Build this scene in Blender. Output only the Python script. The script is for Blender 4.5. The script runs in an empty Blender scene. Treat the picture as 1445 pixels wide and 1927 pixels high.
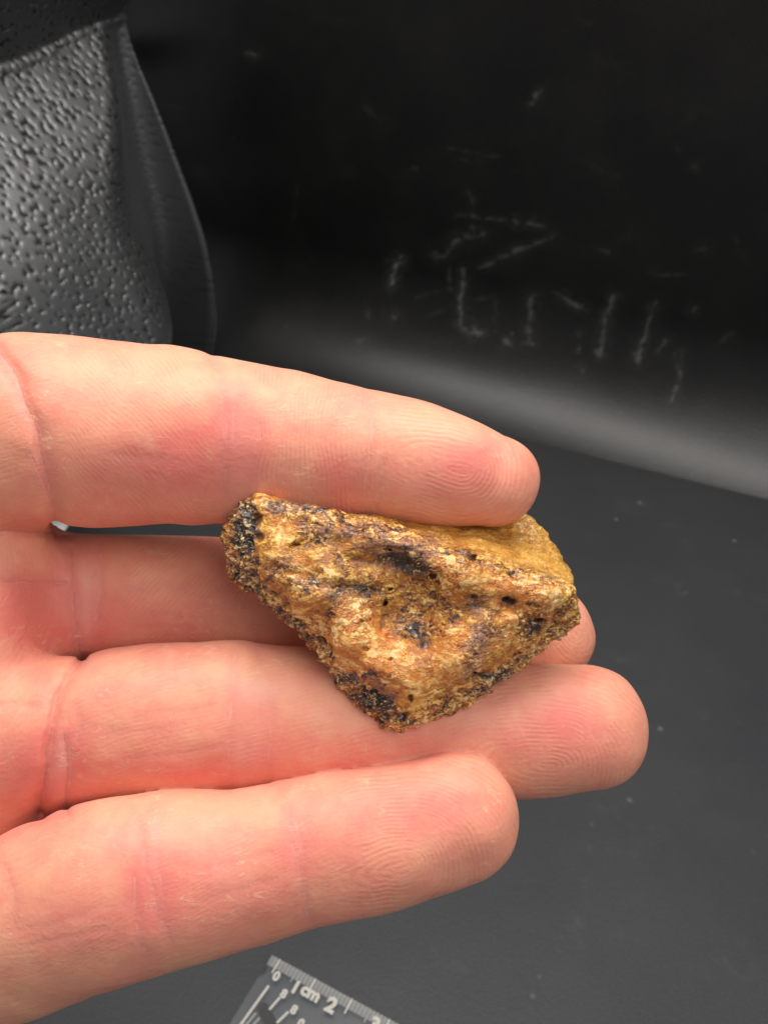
import bpy, math, random
import numpy as np
from mathutils import Matrix, Vector

random.seed(4)
RNG = np.random.RandomState(11)
scene = bpy.context.scene
COL = scene.collection

# ------------------------------------------------------------------ camera
F = 1900.0                      # focal length in photo pixels (photo 1445 x 1927)
CX, CY = 722.5, 963.5
CAM_H = 225.0                   # mm above the floor mat
PITCH = math.radians(43.0)      # looking down
MM = 0.001
cam = bpy.data.cameras.new('camera')
cam.sensor_width = 36.0
cam.sensor_fit = 'VERTICAL'
cam.sensor_height = 36.0
cam.lens = 36.0 * F / 1927.0
cam.clip_start = 0.005
cam.clip_end = 20.0
cam.dof.use_dof = True
cam.dof.focus_distance = 0.112
cam.dof.aperture_fstop = 58.0
cam_o = bpy.data.objects.new('camera', cam)
cam_o.location = (0, 0, CAM_H * MM)
cam_o.rotation_euler = (math.pi / 2 - PITCH, 0, 0)
COL.objects.link(cam_o)
scene.camera = cam_o
RGT = np.array([1.0, 0, 0])
UP = np.array([0, math.sin(PITCH), math.cos(PITCH)])
FWD = np.array([0, math.cos(PITCH), -math.sin(PITCH)])
CPOS = np.array([0, 0, CAM_H])
ROT = np.stack([RGT, UP, -FWD], 1)      # camera space -> world

# ------------------------------------------------------------------ world, lamps, exposure
w = bpy.data.worlds.new('World')
scene.world = w
w.use_nodes = True
w.node_tree.nodes['Background'].inputs[0].default_value = (0.93, 0.96, 1.0, 1)
w.node_tree.nodes['Background'].inputs[1].default_value = 0.28
scene.view_settings.view_transform = 'Standard'
scene.view_settings.look = 'None'
scene.view_settings.exposure = 0.0
scene.view_settings.gamma = 1.0


def area_lamp(name, loc, target, sx, sy, watts, col):
    l = bpy.data.lights.new(name, 'AREA')
    l.shape = 'RECTANGLE'
    l.size, l.size_y = sx, sy
    l.energy = watts
    l.color = col
    o = bpy.data.objects.new(name, l)
    o.location = loc
    d = Vector(target) - Vector(loc)
    o.rotation_euler = d.to_track_quat('-Z', 'Y').to_euler()
    COL.objects.link(o)
    return o


area_lamp('ceiling_lamp', (0.0, 0.19, 0.43), (0.01, 0.12, 0.05), 0.50, 0.12, 1.88, (1.0, 0.955, 0.90))
area_lamp('front_lamp', (0.14, -0.10, 0.45), (0.0, 0.10, 0.10), 0.22, 0.22, 0.66, (1.0, 0.96, 0.92))

scene.cycles.use_denoising = True

# ------------------------------------------------------------------ numpy helpers
def cam_to_world(P):
    return P @ ROT.T + CPOS


def px_to_cam(px, py, D):
    return np.stack([(px - CX) * D / F, -(py - CY) * D / F, -D + 0 * px], -1)


def ray(px, py):
    d = FWD + RGT * (px - CX) / F - UP * (py - CY) / F
    return d


def hit_plane(px, py, p0, n):
    d = ray(px, py)
    t = np.dot(np.asarray(p0) - CPOS, n) / np.dot(d, n)
    return CPOS + t * d


def floor_pt(px, py, z=0.0):
    return hit_plane(px, py, (0, 0, z), np.array([0, 0, 1.0]))


def world_to_px(P):
    q = (P - CPOS) @ ROT
    D = -q[:, 2]
    return CX + q[:, 0] * F / D, CY - q[:, 1] * F / D


TAB = RNG.rand(64, 64, 64).astype(np.float32) * 2 - 1


def vnoise(P, seed=0):
    P = P + np.array([seed * 17.31, seed * 5.77, seed * 9.13])
    i = np.floor(P).astype(np.int64)
    f = P - i
    f = f * f * (3 - 2 * f)
    i0 = i & 63
    i1 = (i + 1) & 63
    fx, fy, fz = f[:, 0], f[:, 1], f[:, 2]
    def g(a, b, c):
        return TAB[a, b, c]
    x0, y0, z0 = i0.T
    x1, y1, z1 = i1.T
    a = g(x0, y0, z0) * (1 - fx) + g(x1, y0, z0) * fx
    b = g(x0, y1, z0) * (1 - fx) + g(x1, y1, z0) * fx
    c = g(x0, y0, z1) * (1 - fx) + g(x1, y0, z1) * fx
    d = g(x0, y1, z1) * (1 - fx) + g(x1, y1, z1) * fx
    return (a * (1 - fy) + b * fy) * (1 - fz) + (c * (1 - fy) + d * fy) * fz


def fbm(P, oct=4, seed=0, gain=0.5):
    s, a, n = 0, 1.0, 0
    for k in range(oct):
        s = s + a * vnoise(P * 2 ** k, seed + k * 3)
        n += a
        a *= gain
    return s / n


def sstep(a, b, x):
    t = np.clip((x - a) / (b - a), 0, 1)
    return t * t * (3 - 2 * t)


def smin(a, b, k):
    h = np.clip(0.5 + 0.5 * (b - a) / k, 0, 1)
    return b * (1 - h) + a * h - k * h * (1 - h)


def smax(a, b, k):
    return -smin(-a, -b, k)


def seg_dist(px, py, pts):
    """distance (px) to a polyline"""
    d = np.full(np.shape(px), 1e9)
    for (x0, y0), (x1, y1) in zip(pts[:-1], pts[1:]):
        ex, ey = x1 - x0, y1 - y0
        t = np.clip(((px - x0) * ex + (py - y0) * ey) / (ex * ex + ey * ey + 1e-9), 0, 1)
        d = np.minimum(d, np.hypot(px - x0 - t * ex, py - y0 - t * ey))
    return d


def poly_sd(px, py, pts):
    d = seg_dist(px, py, pts + [pts[0]])
    ins = np.zeros(np.shape(px), bool)
    n = len(pts)
    for a in range(n):
        x0, y0 = pts[a]
        x1, y1 = pts[(a + 1) % n]
        c = (y0 > py) != (y1 > py)
        xi = x0 + (py - y0) / (y1 - y0 + 1e-12) * (x1 - x0)
        ins ^= c & (px < xi)
    return np.where(ins, -d, d)


def bilerp(img, x0, y0, step, px, py):
    u = np.clip((px - x0) / step, 0, img.shape[1] - 1.001)
    v = np.clip((py - y0) / step, 0, img.shape[0] - 1.001)
    i, j = u.astype(int), v.astype(int)
    fu, fv = u - i, v - j
    return ((img[j, i] * (1 - fu) + img[j, i + 1] * fu) * (1 - fv)
            + (img[j + 1, i] * (1 - fu) + img[j + 1, i + 1] * fu) * fv)


def surface_nets(fun, gx, gy, gz, stride=4):
    """dual surface of fun(px,py,D) on a warped grid, evaluated only near the surface"""
    gx, gy, gz = [np.asarray(a, float) for a in (gx, gy, gz)]
    def pad(a):
        n = (-(len(a) - 1)) % stride
        return np.concatenate([a, a[-1] + (np.arange(n) + 1) * (a[-1] - a[-2])])
    gx, gy, gz = pad(gx), pad(gy), pad(gz)
    nx, ny, nz = len(gx), len(gy), len(gz)
    cx, cy, cz = gx[::stride], gy[::stride], gz[::stride]
    A, B, C = np.meshgrid(cx, cy, cz, indexing='ij')
    co = fun(A.ravel(), B.ravel(), C.ravel()).reshape(A.shape)
    bx = np.diff(cx)[:, None, None] * 120 / F
    by = np.diff(cy)[None, :, None] * 120 / F
    bz = np.diff(cz)[None, None, :]
    diag = np.sqrt(bx ** 2 + by ** 2 + bz ** 2)
    mn = np.full(diag.shape, 1e9)
    for a in (0, 1):
        for b in (0, 1):
            for c in (0, 1):
                mn = np.minimum(mn, np.abs(co[a:a + diag.shape[0], b:b + diag.shape[1], c:c + diag.shape[2]]))
    act = mn < diag * 0.75 + 0.5
    V = np.repeat(np.repeat(np.repeat(co[:-1, :-1, :-1], stride, 0), stride, 1), stride, 2)
    V = np.pad(V, ((0, 1), (0, 1), (0, 1)), mode='edge').astype(np.float32)
    m = np.zeros(V.shape, bool)
    r = np.repeat(np.repeat(np.repeat(act, stride, 0), stride, 1), stride, 2)
    m[:-1, :-1, :-1] |= r
    for ax in range(3):
        sl_a = [slice(None)] * 3
        sl_b = [slice(None)] * 3
        sl_a[ax] = slice(1, None)
        sl_b[ax] = slice(None, -1)
        m2 = m.copy()
        m2[tuple(sl_a)] |= m[tuple(sl_b)]
        m = m2
    I, J, K = np.nonzero(m)
    V[I, J, K] = fun(gx[I], gy[J], gz[K])
    V[[0, -1], :, :] = 9
    V[:, [0, -1], :] = 9
    V[:, :, [0, -1]] = 9
    ins = V < 0
    def c8(a):
        return [a[i:nx - 1 + i, j:ny - 1 + j, k:nz - 1 + k] for i in (0, 1) for j in (0, 1) for k in (0, 1)]
    anyi = np.zeros((nx - 1, ny - 1, nz - 1), bool)
    alli = np.ones_like(anyi)
    for q in c8(ins):
        anyi |= q
        alli &= q
    cell = anyi & ~alli
    ci, cj, ck = np.nonzero(cell)
    idx = np.full(cell.shape, -1, np.int32)
    idx[ci, cj, ck] = np.arange(len(ci))
    corner = {}
    for a in (0, 1):
        for b in (0, 1):
            for c in (0, 1):
                corner[a, b, c] = V[ci + a, cj + b, ck + c].astype(float)
    acc = np.zeros((len(ci), 3))
    cnt = np.zeros(len(ci))
    for ax in range(3):
        for o1 in (0, 1):
            for o2 in (0, 1):
                p = [o1, o2]
                p.insert(ax, 0)
                q = list(p)
                q[ax] = 1
                va, vb = corner[tuple(p)], corner[tuple(q)]
                cr = (va < 0) != (vb < 0)
                t = np.where(cr, va / np.where(va == vb, 1, va - vb), 0)
                pos = np.tile(np.array(p, float), (len(ci), 1))
                pos[:, ax] = t
                acc += pos * cr[:, None]
                cnt += cr
    acc /= np.maximum(cnt, 1)[:, None]
    acc += np.stack([ci, cj, ck], 1)
    vx = np.interp(acc[:, 0], np.arange(nx), gx)
    vy = np.interp(acc[:, 1], np.arange(ny), gy)
    vz = np.interp(acc[:, 2], np.arange(nz), gz)
    quads = []
    for ax in range(3):
        sa = [slice(1, -1)] * 3
        sb = [slice(1, -1)] * 3
        sa[ax] = slice(0, -1)
        sb[ax] = slice(1, None)
        a_in, b_in = ins[tuple(sa)], ins[tuple(sb)]
        e = np.argwhere(a_in != b_in)
        flip = a_in[e[:, 0], e[:, 1], e[:, 2]]
        off = [1, 1, 1]
        off[ax] = 0
        e = e + np.array(off)
        o1, o2 = [k for k in range(3) if k != ax]
        def cellid(d1, d2):
            q = e.copy()
            q[:, o1] -= d1
            q[:, o2] -= d2
            return idx[q[:, 0], q[:, 1], q[:, 2]]
        Q = np.stack([cellid(1, 1), cellid(0, 1), cellid(0, 0), cellid(1, 0)], 1)
        if ax == 1:
            flip = ~flip
        Q[flip] = Q[flip][:, ::-1]
        quads.append(Q)
    Q = np.concatenate(quads)
    Q = Q[(Q >= 0).all(1)]
    return vx, vy, vz, Q


def make_mesh(name, verts, quads, mat, smooth=True, attrs=None, fix=False):
    me = bpy.data.meshes.new(name)
    n, q = len(verts), len(quads)
    k = quads.shape[1]
    me.vertices.add(n)
    me.vertices.foreach_set('co', np.ascontiguousarray(verts, np.float32).ravel())
    me.loops.add(q * k)
    me.loops.foreach_set('vertex_index', np.ascontiguousarray(quads, np.int32).ravel())
    me.polygons.add(q)
    me.polygons.foreach_set('loop_start', np.arange(0, q * k, k, dtype=np.int32))
    me.update(calc_edges=True)
    me.validate()
    if smooth:
        me.polygons.foreach_set('use_smooth', np.ones(len(me.polygons), bool))
    for an, av in (attrs or {}).items():
        a = me.attributes.new(an, 'FLOAT', 'POINT')
        a.data.foreach_set('value', np.ascontiguousarray(av, np.float32))
    if mat:
        me.materials.append(mat)
    me.update()
    o = bpy.data.objects.new(name, me)
    COL.objects.link(o)
    return o


def signed_volume(P, Q):
    a, b, c, d = P[Q[:, 0]], P[Q[:, 1]], P[Q[:, 2]], P[Q[:, 3]]
    return (np.einsum('ij,ij->i', a, np.cross(b, c)) + np.einsum('ij,ij->i', a, np.cross(c, d))).sum()


def vert_normals(P, Q):
    nn = np.cross(P[Q[:, 2]] - P[Q[:, 0]], P[Q[:, 3]] - P[Q[:, 1]])
    N = np.zeros_like(P)
    for k in range(4):
        for ax in range(3):
            N[:, ax] += np.bincount(Q[:, k], nn[:, ax], len(P))
    return N / (np.linalg.norm(N, axis=1)[:, None] + 1e-12)


def grid_quads(na, nb):
    i = np.arange(na * nb).reshape(na, nb)
    return np.stack([i[:-1, :-1], i[1:, :-1], i[1:, 1:], i[:-1, 1:]], -1).reshape(-1, 4)


def place(o, origin_mm, rot=None):
    """mesh stored relative to origin_mm (camera or world mm already scaled by caller)"""
    m = Matrix.Translation(Vector(origin_mm) * MM)
    if rot is not None:
        m = m @ Matrix([list(r) for r in rot]).to_4x4()
    o.matrix_world = m


def tag(o, label=None, cat=None, kind=None, group=None):
    if label:
        o['label'] = label
    if cat:
        o['category'] = cat
    if kind:
        o['kind'] = kind
    if group:
        o['group'] = group
    return o


# ------------------------------------------------------------------ material helper
class Mat:
    def __init__(self, name):
        self.m = bpy.data.materials.new(name)
        self.m.use_nodes = True
        self.t = self.m.node_tree
        self.b = self.t.nodes['Principled BSDF']
        self.co = self.t.nodes.new('ShaderNodeTexCoord').outputs['Object']

    def put(self, sock, v):
        if hasattr(v, 'is_output'):
            self.t.links.new(v, sock)
        elif isinstance(v, (tuple, list)) and len(v) == 3 and sock.type == 'RGBA':
            sock.default_value = (*v, 1)
        else:
            sock.default_value = v

    def set(self, **k):
        for n, v in k.items():
            self.put(self.b.inputs[n.replace('_', ' ')], v)

    def attr(self, n):
        a = self.t.nodes.new('ShaderNodeAttribute')
        a.attribute_name = n
        return a.outputs['Fac']

    def math(self, op, a, b=0.0, c=0.0, clamp=False):
        n = self.t.nodes.new('ShaderNodeMath')
        n.operation = op
        n.use_clamp = clamp
        self.put(n.inputs[0], a)
        self.put(n.inputs[1], b)
        self.put(n.inputs[2], c)
        return n.outputs[0]

    def mix(self, f, a, b, blend='MIX'):
        n = self.t.nodes.new('ShaderNodeMix')
        n.data_type = 'RGBA'
        n.blend_type = blend
        n.clamp_factor = True
        self.put(n.inputs[0], f)
        self.put(n.inputs[6], a)
        self.put(n.inputs[7], b)
        return n.outputs[2]

    def mapping(self, scale=(1, 1, 1), rot=(0, 0, 0), vec=None):
        n = self.t.nodes.new('ShaderNodeMapping')
        self.put(n.inputs[0], vec or self.co)
        n.inputs['Rotation'].default_value = rot
        n.inputs['Scale'].default_value = scale
        return n.outputs[0]

    def noise(self, scale, detail=3, rough=0.5, dist=0.0, vec=None, col=False):
        n = self.t.nodes.new('ShaderNodeTexNoise')
        self.put(n.inputs['Vector'], vec or self.co)
        n.inputs['Scale'].default_value = scale
        n.inputs['Detail'].default_value = detail
        n.inputs['Roughness'].default_value = rough
        n.inputs['Distortion'].default_value = dist
        return n.outputs['Color' if col else 'Fac']

    def voro(self, scale, vec=None, feature='F1', out='Distance', rnd=1.0):
        n = self.t.nodes.new('ShaderNodeTexVoronoi')
        n.feature = feature
        self.put(n.inputs['Vector'], vec or self.co)
        n.inputs['Scale'].default_value = scale
        n.inputs['Randomness'].default_value = rnd
        return n.outputs[out]

    def ramp(self, v, a, b, lo=0.0, hi=1.0):
        n = self.t.nodes.new('ShaderNodeMapRange')
        n.interpolation_type = 'SMOOTHSTEP'
        self.put(n.inputs[0], v)
        self.put(n.inputs[1], a)
        self.put(n.inputs[2], b)
        self.put(n.inputs[3], lo)
        self.put(n.inputs[4], hi)
        return n.outputs[0]

    def bump(self, h, dist, strength=1.0, prev=None):
        n = self.t.nodes.new('ShaderNodeBump')
        n.inputs['Strength'].default_value = strength
        n.inputs['Distance'].default_value = dist
        self.put(n.inputs['Height'], h)
        if prev is not None:
            self.put(n.inputs['Normal'], prev)
        return n.outputs[0]


# ================================================================== SETTING
L0 = floor_pt(1000, 830)
L1 = floor_pt(1445, 940)
T = (L1 - L0) / np.linalg.norm(L1 - L0)          # along the mat edge, to the right
NB = np.array([-T[1], T[0], 0])                  # away from the camera
if NB[1] < 0:
    NB = -NB


# ---- floor mat
def build_floor():
    m = Mat('mat_dark_grey')
    n1 = m.noise(900, 4, 0.6)
    n2 = m.noise(22, 4, 0.6)
    n3 = m.noise(3500, 2, 0.5)
    base = m.mix(m.ramp(n2, 0.3, 0.75), (0.044, 0.047, 0.053), (0.057, 0.059, 0.062))
    base = m.mix(m.ramp(n3, 0.45, 0.75, 0, 0.30), base, (0.15, 0.145, 0.145))
    sp = m.voro(130)
    spn = m.noise(60, 2)
    speck = m.math('MULTIPLY', m.ramp(sp, 0.14, 0.05), m.ramp(spn, 0.52, 0.62))
    dustn = m.noise(60, 6, 0.75, 0.3)
    base = m.mix(m.math('MULTIPLY', speck, 0.45), base, (0.30, 0.31, 0.33))
    base = m.mix(m.ramp(dustn, 0.54, 0.85, 0, 0.22), base, (0.22, 0.215, 0.21))
    m.set(Base_Color=base, Roughness=0.55, Specular_IOR_Level=0.55)
    m.set(Normal=m.bump(n1, 0.0004, 0.25))
    # mat outline in floor coordinates: far edge is the line, goes toward the camera
    a0, a1, d = -330.0, 420.0, 520.0
    th = 1.6
    na, nd = 2, 2
    pts = []
    for a, b in ((a0, 0), (a1, 0), (a1, -d), (a0, -d)):
        pts.append(L0 + T * a + NB * b)
    pts = np.array(pts)
    top = pts.copy()
    bot = pts.copy()
    bot[:, 2] -= th
    V = np.concatenate([top, bot])
    q = np.array([[0, 3, 2, 1], [4, 5, 6, 7], [0, 1, 5, 4], [1, 2, 6, 5], [2, 3, 7, 6], [3, 0, 4, 7]])
    o = make_mesh('floor', V * MM, q, m.m, smooth=False)
    tag(o, 'dark grey mat with fine dust lying under the hand', None, 'structure')


build_floor()

# ---- backdrop (one sheet: flat under the mat, curved sweep, upright)
R_SW = 46.0
ARC_START = -14.0


def backdrop_profile(q):
    """q arc length from the start of the sweep; returns (back, z, slope angle)"""
    th = np.clip(q / R_SW, 0, math.radians(88))
    back = ARC_START + R_SW * np.sin(th) + np.maximum(q - R_SW * math.radians(88), 0) * math.cos(math.radians(88))
    z = -3.6 + R_SW * (1 - np.cos(th)) + np.maximum(q - R_SW * math.radians(88), 0) * math.sin(math.radians(88))
    back = np.where(q < 0, ARC_START + q, back)
    return back, z


MARKS = [  # scuffs on the backdrop, photo pixels: points, width, strength
    ([(752, 487), (744, 500), (740, 520), (738, 535)], 7, .8), ([(740, 490), (756, 492)], 7, .75),
    ([(872, 510), (869, 550), (866, 605)], 8, .55), ([(866, 610), (880, 622), (905, 628)], 10, .55), ([(890, 615), (900, 632)], 8, .6),
    ([(846, 505), (848, 545)], 6, .25), ([(1003, 560), (998, 600), (992, 645)], 11, .38), ([(988, 645), (1004, 648)], 5, .5),
    ([(935, 565), (930, 625)], 6, .15), ([(1153, 560), (1140, 590), (1133, 640), (1128, 668)], 8, .55), ([(1120, 660), (1128, 670), (1134, 655)], 4, .5),
    ([(1231, 570), (1222, 605), (1208, 645), (1200, 680)], 8, .45), ([(1192, 665), (1200, 682), (1207, 672)], 4, .55),
    ([(1093, 625), (1087, 660)], 6, .3), ([(1283, 668), (1278, 710), (1262, 755)], 7, .45), ([(1306, 578), (1303, 586)], 7, .45),
    ([(1250, 640), (1240, 660)], 7, .3), ([(1266, 665), (1272, 690)], 5, .25),
    ([(850, 460), (862, 450), (890, 445), (905, 440)], 9, .45), ([(820, 482), (835, 480), (850, 465)], 10, .4), ([(889, 430), (892, 438)], 8, .45),
    ([(905, 505), (935, 490), (965, 475), (1000, 460), (1040, 445)], 7, .38), ([(965, 474), (985, 468)], 8, .4),
    ([(860, 403), (920, 410), (980, 418), (1022, 423)], 5, .3), ([(970, 416), (1020, 422)], 7, .5),
    ([(1060, 558), (1080, 572), (1105, 582)], 8, .45), ([(1035, 545), (1060, 555)], 5, .2),
    ([(740, 594), (744, 597)], 9, .5), ([(953, 645), (960, 648)], 9, .45), ([(690, 570), (692, 600)], 5, .15), ([(676, 645), (688, 635)], 7, .22),
    ([(1018, 168), (1010, 180), (1000, 195)], 6, .45), ([(690, 205), (715, 225)], 16, .12), ([(475, 98), (482, 100)], 6, .6), ([(465, 99), (469, 99)], 4, .5),
    ([(1225, 513), (1260, 520), (1290, 515)], 5, .2), ([(1310, 465), (1330, 467)], 8, .25), ([(1304, 312), (1308, 313)], 6, .4), ([(1273, 278), (1275, 281)], 5, .25),
    ([(1128, 465), (1145, 475)], 8, .25), ([(1380, 440), (1410, 500)], 3, .18), ([(830, 276), (900, 290), (945, 295)], 3, .2), ([(870, 300), (905, 304)], 4, .2),
    ([(655, 324), (660, 326)], 6, .3), ([(770, 320), (785, 318)], 6, .22), ([(560, 350), (555, 410)], 5, .14), ([(880, 360), (893, 385)], 6, .22),
    ([(1120, 110), (1180, 135)], 10, .07), ([(1090, 35), (1110, 45)], 6, .12), ([(780, 560), (850, 540)], 9, .12), ([(800, 600), (860, 570), (930, 560)], 6, .12),
    ([(1090, 300), (1160, 330)], 18, .06), ([(1250, 250), (1330, 200)], 20, .06), ([(600, 30), (680, 45)], 16, .05), ([(310, 170), (350, 250), (395, 370)], 12, .07),
    ([(1345, 650), (1378, 625)], 8, .15), ([(1085, 690), (1095, 700)], 8, .25), ([(820, 690), (850, 700)], 10, .1), ([(1100, 470), (1180, 440)], 30, .05),
    ([(1150, 700), (1210, 730)], 14, .06), ([(720, 620), (870, 650)], 18, .06),
]


def build_backdrop():
    a = np.arange(-125, 175, 0.62)
    qv = np.concatenate([np.arange(-60, 0, 6.0), np.arange(0, 200, 0.62), np.arange(200, 330, 6.0)])
    a = np.concatenate([np.arange(-320, -125, 8.0), a, np.arange(175, 420, 8.0)])
    A, Qv = np.meshgrid(a, qv, indexing='ij')
    back, z = backdrop_profile(Qv)
    P = L0 + A[..., None] * T + back[..., None] * NB
    P[..., 2] = z
    P = P.reshape(-1, 3)
    # slow waviness of the sheet and a small dent near the fold at top left
    wv = fbm(np.stack([A.ravel() / 60, Qv.ravel() / 60, 0 * A.ravel()], 1), 2, 3)
    P -= NB * (wv * 1.2 * sstep(25, 60, Qv.ravel()))[:, None]
    px, py = world_to_px(P)
    dent = np.exp(-((px - 262) / 60) ** 2 - ((py - 62) / 42) ** 2)
    P -= NB * (dent * 3.0)[:, None]
    q2 = np.stack([px / 40, py / 40, 0 * px], 1)
    wob = fbm(q2 * 3, 3, 5)
    wob2 = fbm(q2 * 3 + 31, 3, 8)
    dust = np.zeros(len(px))
    tex = np.clip(0.60 + 1.1 * fbm(q2 * 4.5, 4, 9, 0.6), 0, 1.3)
    for pts, wd, st in MARKS:
        x0, x1 = min(p[0] for p in pts) - 40, max(p[0] for p in pts) + 40
        y0, y1 = min(p[1] for p in pts) - 40, max(p[1] for p in pts) + 40
        s = np.nonzero((px > x0) & (px < x1) & (py > y0) & (py < y1))[0]
        d = seg_dist(px[s] + wob[s] * 6, py[s] + wob2[s] * 6, pts)
        wl = wd * (0.38 + 0.4 * wob2[s])
        dust[s] = np.maximum(dust[s], 0.60 * st ** 1.3 * (np.exp(-(d / wl) ** 2) * tex[s] + 0.22 * np.exp(-(d / (wd * 2)) ** 2) * tex[s]))
    m = Mat('black_backdrop')
    du = m.attr('dust')
    n1 = m.noise(1500, 3, 0.6)
    n2 = m.noise(35, 5, 0.65)
    base = m.mix(m.ramp(n2, 0.35, 0.8), (0.0045, 0.0045, 0.0045), (0.0085, 0.0083, 0.0078))
    base = m.mix(du, base, (0.25, 0.26, 0.245))
    sp = m.ramp(m.voro(110), 0.10, 0.03)
    base = m.mix(m.math('MULTIPLY', sp, m.ramp(m.noise(40, 2), 0.55, 0.7, 0, 0.25)), base, (0.2, 0.2, 0.19))
    m.set(Base_Color=base, Roughness=m.math('ADD', 0.30, m.math('MULTIPLY', n2, 0.10)), Specular_IOR_Level=0.46)
    m.set(Normal=m.bump(n1, 0.0003, 0.3))
    o = make_mesh('backdrop', P * MM, grid_quads(len(a), len(qv)), m.m, attrs={'dust': dust})
    so = o.modifiers.new('thickness', 'SOLIDIFY')
    so.thickness = 0.0008
    so.offset = 0
    tag(o, 'scuffed black backdrop sheet curving up behind the mat', None, 'structure')


build_backdrop()


# ---- pitted side panel
def build_panel():
    pw = L0 + NB * 2.5                     # plane a little in front of the backdrop
    edge_px = [(150, -330), (190, -130), (222, -30), (238, 45), (262, 115), (300, 205), (335, 300), (362, 375), (388, 455), (403, 530), (409, 590), (409, 625), (405, 655), (398, 690), (380, 760)]
    E = np.array([hit_plane(x, y, pw, NB) for x, y in edge_px])
    base_a = floor_pt(405, 690)
    base_b = floor_pt(40, 985)
    U = base_b - base_a
    U[2] = 0
    U /= np.linalg.norm(U)
    Nn = np.array([-U[1], U[0], 0])
    if np.dot(Nn, RGT) < 0:
        Nn = -Nn
    zz = np.arange(max(E[-1, 2], -1.0), E[0, 2], 0.42)
    order = np.argsort(E[:, 2])
    ex = np.interp(zz, E[order, 2], E[order, 0])
    ey = np.interp(zz, E[order, 2], E[order, 1])
    k = np.ones(25) / 25
    ex = np.convolve(np.pad(ex, 12, mode='edge'), k, 'valid')
    ey = np.convolve(np.pad(ey, 12, mode='edge'), k, 'valid')
    aa = np.concatenate([np.arange(0, 95, 0.42), np.arange(95, 190, 2.0)])
    A, Z = np.meshgrid(aa, zz, indexing='ij')
    EX = np.broadcast_to(ex, A.shape)
    EY = np.broadcast_to(ey, A.shape)
    P = np.stack([EX, EY, Z], -1) + A[..., None] * U
    A, Z = A.ravel(), Z.ravel()
    P = P.reshape(-1, 3)
    zf = hit_plane(120, 84, pw + U * 30, NB)[2]       # fold height
    zfold = zf + 0.02 * A + 0.6 * np.sin(A / 9)
    h = Z - zfold
    wv = fbm(np.stack([A / 30, Z / 30, 0 * A], 1), 2, 21)
    valley_end = 14 + 46 * sstep(zf + 4, zf - 50, Z)
    off = np.zeros(len(A))
    off += -1.8 * (1 - np.exp(-A / 2.0))                          # rounded edge, then falls away
    lit = sstep(5, 1, 0 * A) * sstep(0.0, 1.0, (A - 3) / np.maximum(valley_end - 3, 4))
    lean = np.where(h < 0, 0.78 * 45 * (1 - np.exp(h / 45)), 0)
    off += lean * lit * sstep(5, 52, Z)
    off += np.where(h < 0, 0.22 * h, 0) * (1 - lit) * (1 - np.exp(-A / 3))
    off += np.where(h > 0, 0.75 * h, 0)
    off += (0.7 + 0.9 * fbm(np.stack([A / 2.5, Z / 6, 0 * A], 1), 2, 25)) * np.exp(-((h + 0.6 + wv) / 1.5) ** 2)
    off += wv * 1.2
    # pits: jittered cells, irregular rims
    cs = 2.3
    g = np.stack([A / cs * 0.85, Z / cs * 1.12], 1)
    g += 0.28 * np.stack([fbm(np.stack([A / 1.6, Z / 1.6, 0 * A], 1), 2, 31), fbm(np.stack([A / 1.6, Z / 1.6, 0 * A], 1), 2, 37)], 1)
    gi = np.floor(g).astype(int)
    pit = np.zeros(len(A))
    hs = RNG.rand(64, 64, 4)
    for di in (-1, 0, 1):
        for dj in (-1, 0, 1):
            c = gi + np.array([di, dj])
            r = hs[c[:, 0] & 63, c[:, 1] & 63]
            rad = 0.20 + 0.17 * r[:, 2] ** 1.3
            d = np.hypot(g[:, 0] - c[:, 0] - 0.1 - 0.8 * r[:, 0], (g[:, 1] - c[:, 1] - 0.1 - 0.8 * r[:, 1]) * 0.9)
            on = r[:, 3] > 0.08
            pit = np.maximum(pit, np.where(on, sstep(1.25, 0.62, d / rad) * (0.55 + 1.6 * rad), 0))
            rim = np.where(on, np.exp(-((d / rad - 1.35) / 0.25) ** 2) * 0.16, 0)
            pit = pit - rim * 0.5
    strength = sstep(valley_end * 0.45, valley_end * 0.9, A) * 0.70 + 0.30
    strength *= np.where(h > 0, 0.85, 1)
    off -= pit * 0.46 * strength
    P = P + off[:, None] * Nn
    m = Mat('black_leatherette')
    n1 = m.noise(2600, 3, 0.6)
    m.put(m.b.inputs['Coat Weight'], m.ramp(m.attr('pit'), 0.15, 0.6, 1.0, 0.1))
    m.b.inputs['Coat IOR'].default_value = 1.9
    m.b.inputs['Coat Roughness'].default_value = 0.42
    n2 = m.noise(40, 3)
    weave = m.t.nodes.new('ShaderNodeTexWave')
    m.put(weave.inputs['Vector'], m.co)
    weave.inputs['Scale'].default_value = 650
    weave.inputs['Distortion'].default_value = 1.5
    base = m.mix(m.ramp(m.attr('pit'), 0.1, 0.6), m.mix(n2, (0.036, 0.038, 0.040), (0.046, 0.048, 0.050)), (0.010, 0.010, 0.010))
    m.set(Base_Color=base, Roughness=m.ramp(m.attr('pit'), 0.1, 0.6, 0.40, 0.6), Specular_IOR_Level=m.ramp(m.attr('pit'), 0.15, 0.7, 0.95, 0.25))
    m.set(Normal=m.bump(n1, 0.0002, 0.35, m.bump(weave.outputs['Fac'], 0.0001, 0.25)))
    o = make_mesh('leatherette_panel', P * MM, grid_quads(len(aa), len(zz)), m.m, attrs={'pit': pit * np.clip(strength + 0.0, 0, 1)})
    so = o.modifiers.new('thickness', 'SOLIDIFY')
    so.thickness = 0.0012
    so.offset = -1
    tag(o, 'pitted black leatherette side panel with a crease, at the left of the backdrop', 'panel')


build_panel()


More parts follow.
